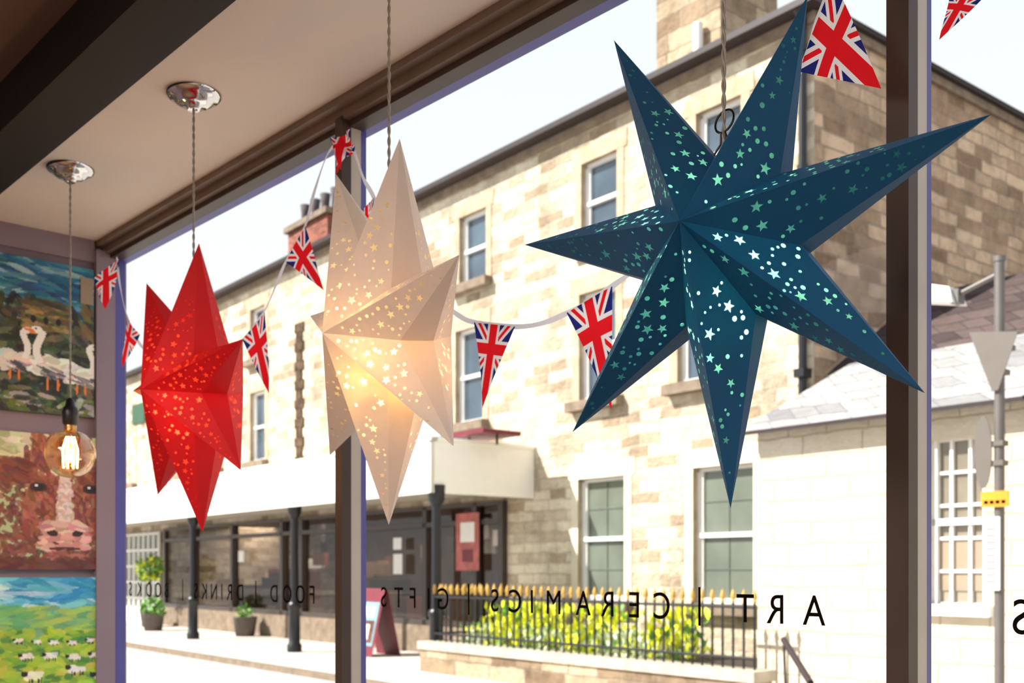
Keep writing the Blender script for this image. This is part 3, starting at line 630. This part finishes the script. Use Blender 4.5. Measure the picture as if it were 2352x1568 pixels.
for _ in range(3600):
    x=rng.uniform(wa+.4,wr-1.2);y=rng.uniform(NW+.24,NF-.7);kind=rng.random();cl=math.sin(x*4.3)+.6*math.sin(x*9.7+y*3)
    if cl>.0 and kind<.6:
        z=.42+rng.uniform(0,.58);m=2 if rng.random()<.8 else 1;ln=.08
    else: z=.42+rng.uniform(0,.28);m=3 if rng.random()<.62 else (1 if rng.random()<.5 else 2);ln=.045
    u=Vector((rng.normal()*.35,rng.normal()*.35,1)).normalized()*ln;w_=u.cross(Vector(rng.normal(size=3))).normalized()*ln*.42;c=Vector((x,y,z));b.add([c-u,c+w_,c+u,c-w_],[(0,1,2,3)],m)
b.obj('flower_bed',[M_soil,M_leaf,M_yel,M_wflo],STREET)
b=MB();p=[(sx(1800,8.0),8.0,sz(1800,1468,8.)),(sx(1862,7.6),7.6,sz(1862,1568,7.6))];b.tube(p[0],p[1],.03);b.tube(p[1],(p[1][0],p[1][1],.02),.03);b.tube(p[0],(p[0][0],p[0][1]+.05,.02),.012);b.obj('handrail',[M_gutter],STREET)
# ---------------- low building on the right
NL=9.0;s0=-7.13;s1=3.;e1=2.95
wa_,wz1=S(2132,1012,NL);wb_,_=S(2262,1012,NL);wz0=S(2200,1388,NL)[1]
b=MB();b.wall(s0,s1,0,e1,NL,[(wa_,wb_,wz0,wz1)],.14,0,0)
b.add([(s0,NL,0),(s0,NL,e1),(s0,NF,3.69),(s0,NF,0)],[(0,1,2,3)],0)
b.obj('low_building',[M_cream],STREET)
b=MB();b.add([(s0-.1,NL-.22,e1-.06),(s1,NL-.22,e1-.06),(s1,NF+.3,3.85),(s0-.1,NF+.3,3.85)],[(0,1,2,3)],0);b.add([(s0-.1,NL-.22,e1-.10),(s1,NL-.22,e1-.10),(s1,NF+.3,3.81),(s0-.1,NF+.3,3.81)],[(0,3,2,1)],1)
b.add([(s0-.1,NL-.22,e1-.10),(s1,NL-.22,e1-.10),(s1,NL-.22,e1-.06),(s0-.1,NL-.22,e1-.06)],[(0,1,2,3)],1)
b.add([(s0-.1,NL-.22,e1-.10),(s0-.1,NL-.22,e1-.06),(s0-.1,NF+.3,3.85),(s0-.1,NF+.3,3.81)],[(0,1,2,3)],1)
b.add([(sR+.02,NF+.2,3.75),(s1,NF+.2,3.75),(s1,NF+2.2,5.0),(sR+.02,NF+2.2,5.0)],[(0,1,2,3)],2)
b.obj('low_building_roof',[M_slate,M_gutter,M_slate_d],STREET)
b=MB();a,c,z0,z1=wa_,wb_,wz0,wz1;y=NL+.12;b.box(a,c,y,y+.01,z0,z1,1)
for k in range(4): s_=a+(c-a)*k/3;b.box(s_-.014,s_+.014,y-.04,y,z0,z1,0)
for k in range(6): z=z0+(z1-z0)*k/5;b.box(a,c,y-.03,y,z-.014,z+.014,0)
b.box(a,a+.05,y-.06,y,z0,z1,0);b.box(c-.05,c,y-.06,y,z0,z1,0)
b.box(a+.05,c-.05,y-.012,y,z0+.12,z0+(z1-z0)*.4,2)
b.box(a,c,y-.06,y,(z0+z1)/2-.03,(z0+z1)/2+.03,0);b.box(a-.08,c+.08,NL-.08,NL+.1,z0-.1,z0,0);b.obj('cottage_window',[M_white,M_pane_c,M_tag],STREET)
# sign post with floodlight
NP=8.0;sp_=-4.04;b=MB();b.tube((sp_,NP,.02),(sp_,NP,3.81),.038,seg=16);b.tube((sp_,NP,3.81),(sp_,NP,3.85),.045,m=0)
b.tube((sp_,NP,3.72),(sp_-.32,NP-.02,3.62),.02);b.box(sp_-.36,sp_-.3,NP-.06,NP+.04,3.55,3.66,0)
b.obj('sign_post',[M_grey],STREET)
b=MB();x0=sp_-.62;b.add([(x0,NP-.12,3.62),(x0+.3,NP-.12,3.55),(x0+.3,NP+.12,3.55),(x0,NP+.12,3.62),(x0+.02,NP-.09,3.76),(x0+.26,NP-.09,3.68),(x0+.26,NP+.09,3.68),(x0+.02,NP+.09,3.76)],[(0,1,2,3),(4,7,6,5),(0,4,5,1),(1,5,6,2),(2,6,7,3),(3,7,4,0)],0);b.obj('floodlight',[M_white],STREET)
b=MB()
def ngon(pts,y,t,m): 
    n=len(pts);v=[(p[0],y,p[1]) for p in pts]+[(p[0],y+t,p[1]) for p in pts];b.add(v,[tuple(range(n)),tuple(range(n,2*n))[::-1]]+[(i,n+i,n+(i+1)%n,(i+1)%n) for i in range(n)],m)
ngon([(sp_-.21,3.30),(sp_+.17,3.24),(sp_+.02,2.82),(sp_-.03,2.82)],NP-.062,.006,0);b.box(sp_-.1,sp_+.1,NP-.05,NP+.05,3.12,3.16,0);b.box(sp_-.06,sp_+.06,NP-.05,NP+.05,2.94,2.98,0)
b.obj('give_way_sign',[M_signback],STREET)
b=MB();cz=2.36
v=[];
for k in range(28):
    t=k/28*2*math.pi;v.append((sp_-.10+.07*math.cos(t),cz+.28*math.sin(t)))
ngon(v,NP-.06,.008,0);b.box(sp_-.08,sp_+.05,NP-.05,NP+.04,2.4,2.44,0);b.box(sp_-.08,sp_+.05,NP-.05,NP+.04,2.25,2.29,0);b.obj('round_road_sign',[M_signback],STREET)
b=MB();b.box(sp_-.115,sp_+.1,NP-.06,NP-.045,1.935,2.055,0)
for k in range(4): b.box(sp_-.09+k*.045,sp_-.06+k*.045,NP-.063,NP-.06,1.96,1.985,1)
b.obj('yellow_parking_plate',[M_yellow,M_ink],STREET)
b=MB();b.box(sp_-.10,sp_+.03,NP-.06,NP-.045,1.30,1.86,0)
for k in range(9): b.box(sp_-.075,sp_-.0,NP-.0625,NP-.06,1.36+k*.05,1.375+k*.05,1)
b.obj('planning_notice',[M_paper,pbr('notice_print',(190,120,120),.6)],STREET)
# ================================================================ LIGHT
w=bpy.data.worlds.new('sky');bpy.context.scene.world=w;w.use_nodes=True;nt=w.node_tree;bg=nt.nodes['Background']
tc=nt.nodes.new('ShaderNodeTexCoord');sp=nt.nodes.new('ShaderNodeSeparateXYZ');L(nt,tc.outputs['Generated'],sp.inputs[0])
rp=nt.nodes.new('ShaderNodeValToRGB');rp.color_ramp.elements[0].position=0;rp.color_ramp.elements[0].color=(1,1,1,1);rp.color_ramp.elements[1].position=.95;rp.color_ramp.elements[1].color=(.60,.75,.98,1)
e_=rp.color_ramp.elements.new(.45);e_.color=(.88,.94,1.0,1)
L(nt,sp.outputs[2],rp.inputs[0]);L(nt,rp.outputs[0],bg.inputs[0]);bg.inputs[1].default_value=.86
sl=bpy.data.lights.new('sun','SUN');sl.energy=8.4;sl.angle=.009;sl.color=(1,.965,.91);so=bpy.data.objects.new('sun',sl);bpy.context.collection.objects.link(so)
dv=STREET.to_3x3()@Vector((1.05,1.75,-1.85));so.rotation_euler=dv.to_track_quat('-Z','Y').to_euler();so.location=(-3,-5,12)
for i,(x,y) in enumerate([(-1.6,-.9),(.5,-.9),(-.6,-2.4)]):  # added fill lights with discs, out of view, to brighten the room
    e=empty('room_fill' if i==0 else f'room_fill.{i:03d}')
    b=MB();b.lathe((x,y,ZC+.03),[(.0,-.03),(.52,-.03),(.54,-.02),(.54,0)],48);b.obj('fill_disc',[M_white],ROOM,e)
    l=bpy.data.lights.new('ceiling_lamp','AREA');l.shape='DISK';l.size=1.0;l.energy=36;l.color=(1,.91,.81);lo=bpy.data.objects.new('ceiling_lamp',l);bpy.context.collection.objects.link(lo);lo.parent=e;lo.location=(x,y,ZC-.01)
# ================================================================ CAMERA
cam=bpy.data.cameras.new('camera');co=bpy.data.objects.new('camera',cam);bpy.context.collection.objects.link(co);bpy.context.scene.camera=co
co.location=(0,0,EYE);fw=Vector((R[1],N[1],0))
co.rotation_euler=(math.pi/2,0,math.atan2(fw.y,fw.x)-math.pi/2)
cam.sensor_width=36;cam.lens=F/2352*36;cam.shift_x=0;cam.shift_y=(HY-784)/2352;cam.clip_start=.02;cam.clip_end=400
cam.dof.use_dof=True;cam.dof.focus_distance=1.25;cam.dof.aperture_fstop=9.5
sc=bpy.context.scene;sc.view_settings.view_transform='Standard';sc.view_settings.look='None';sc.view_settings.exposure=.36
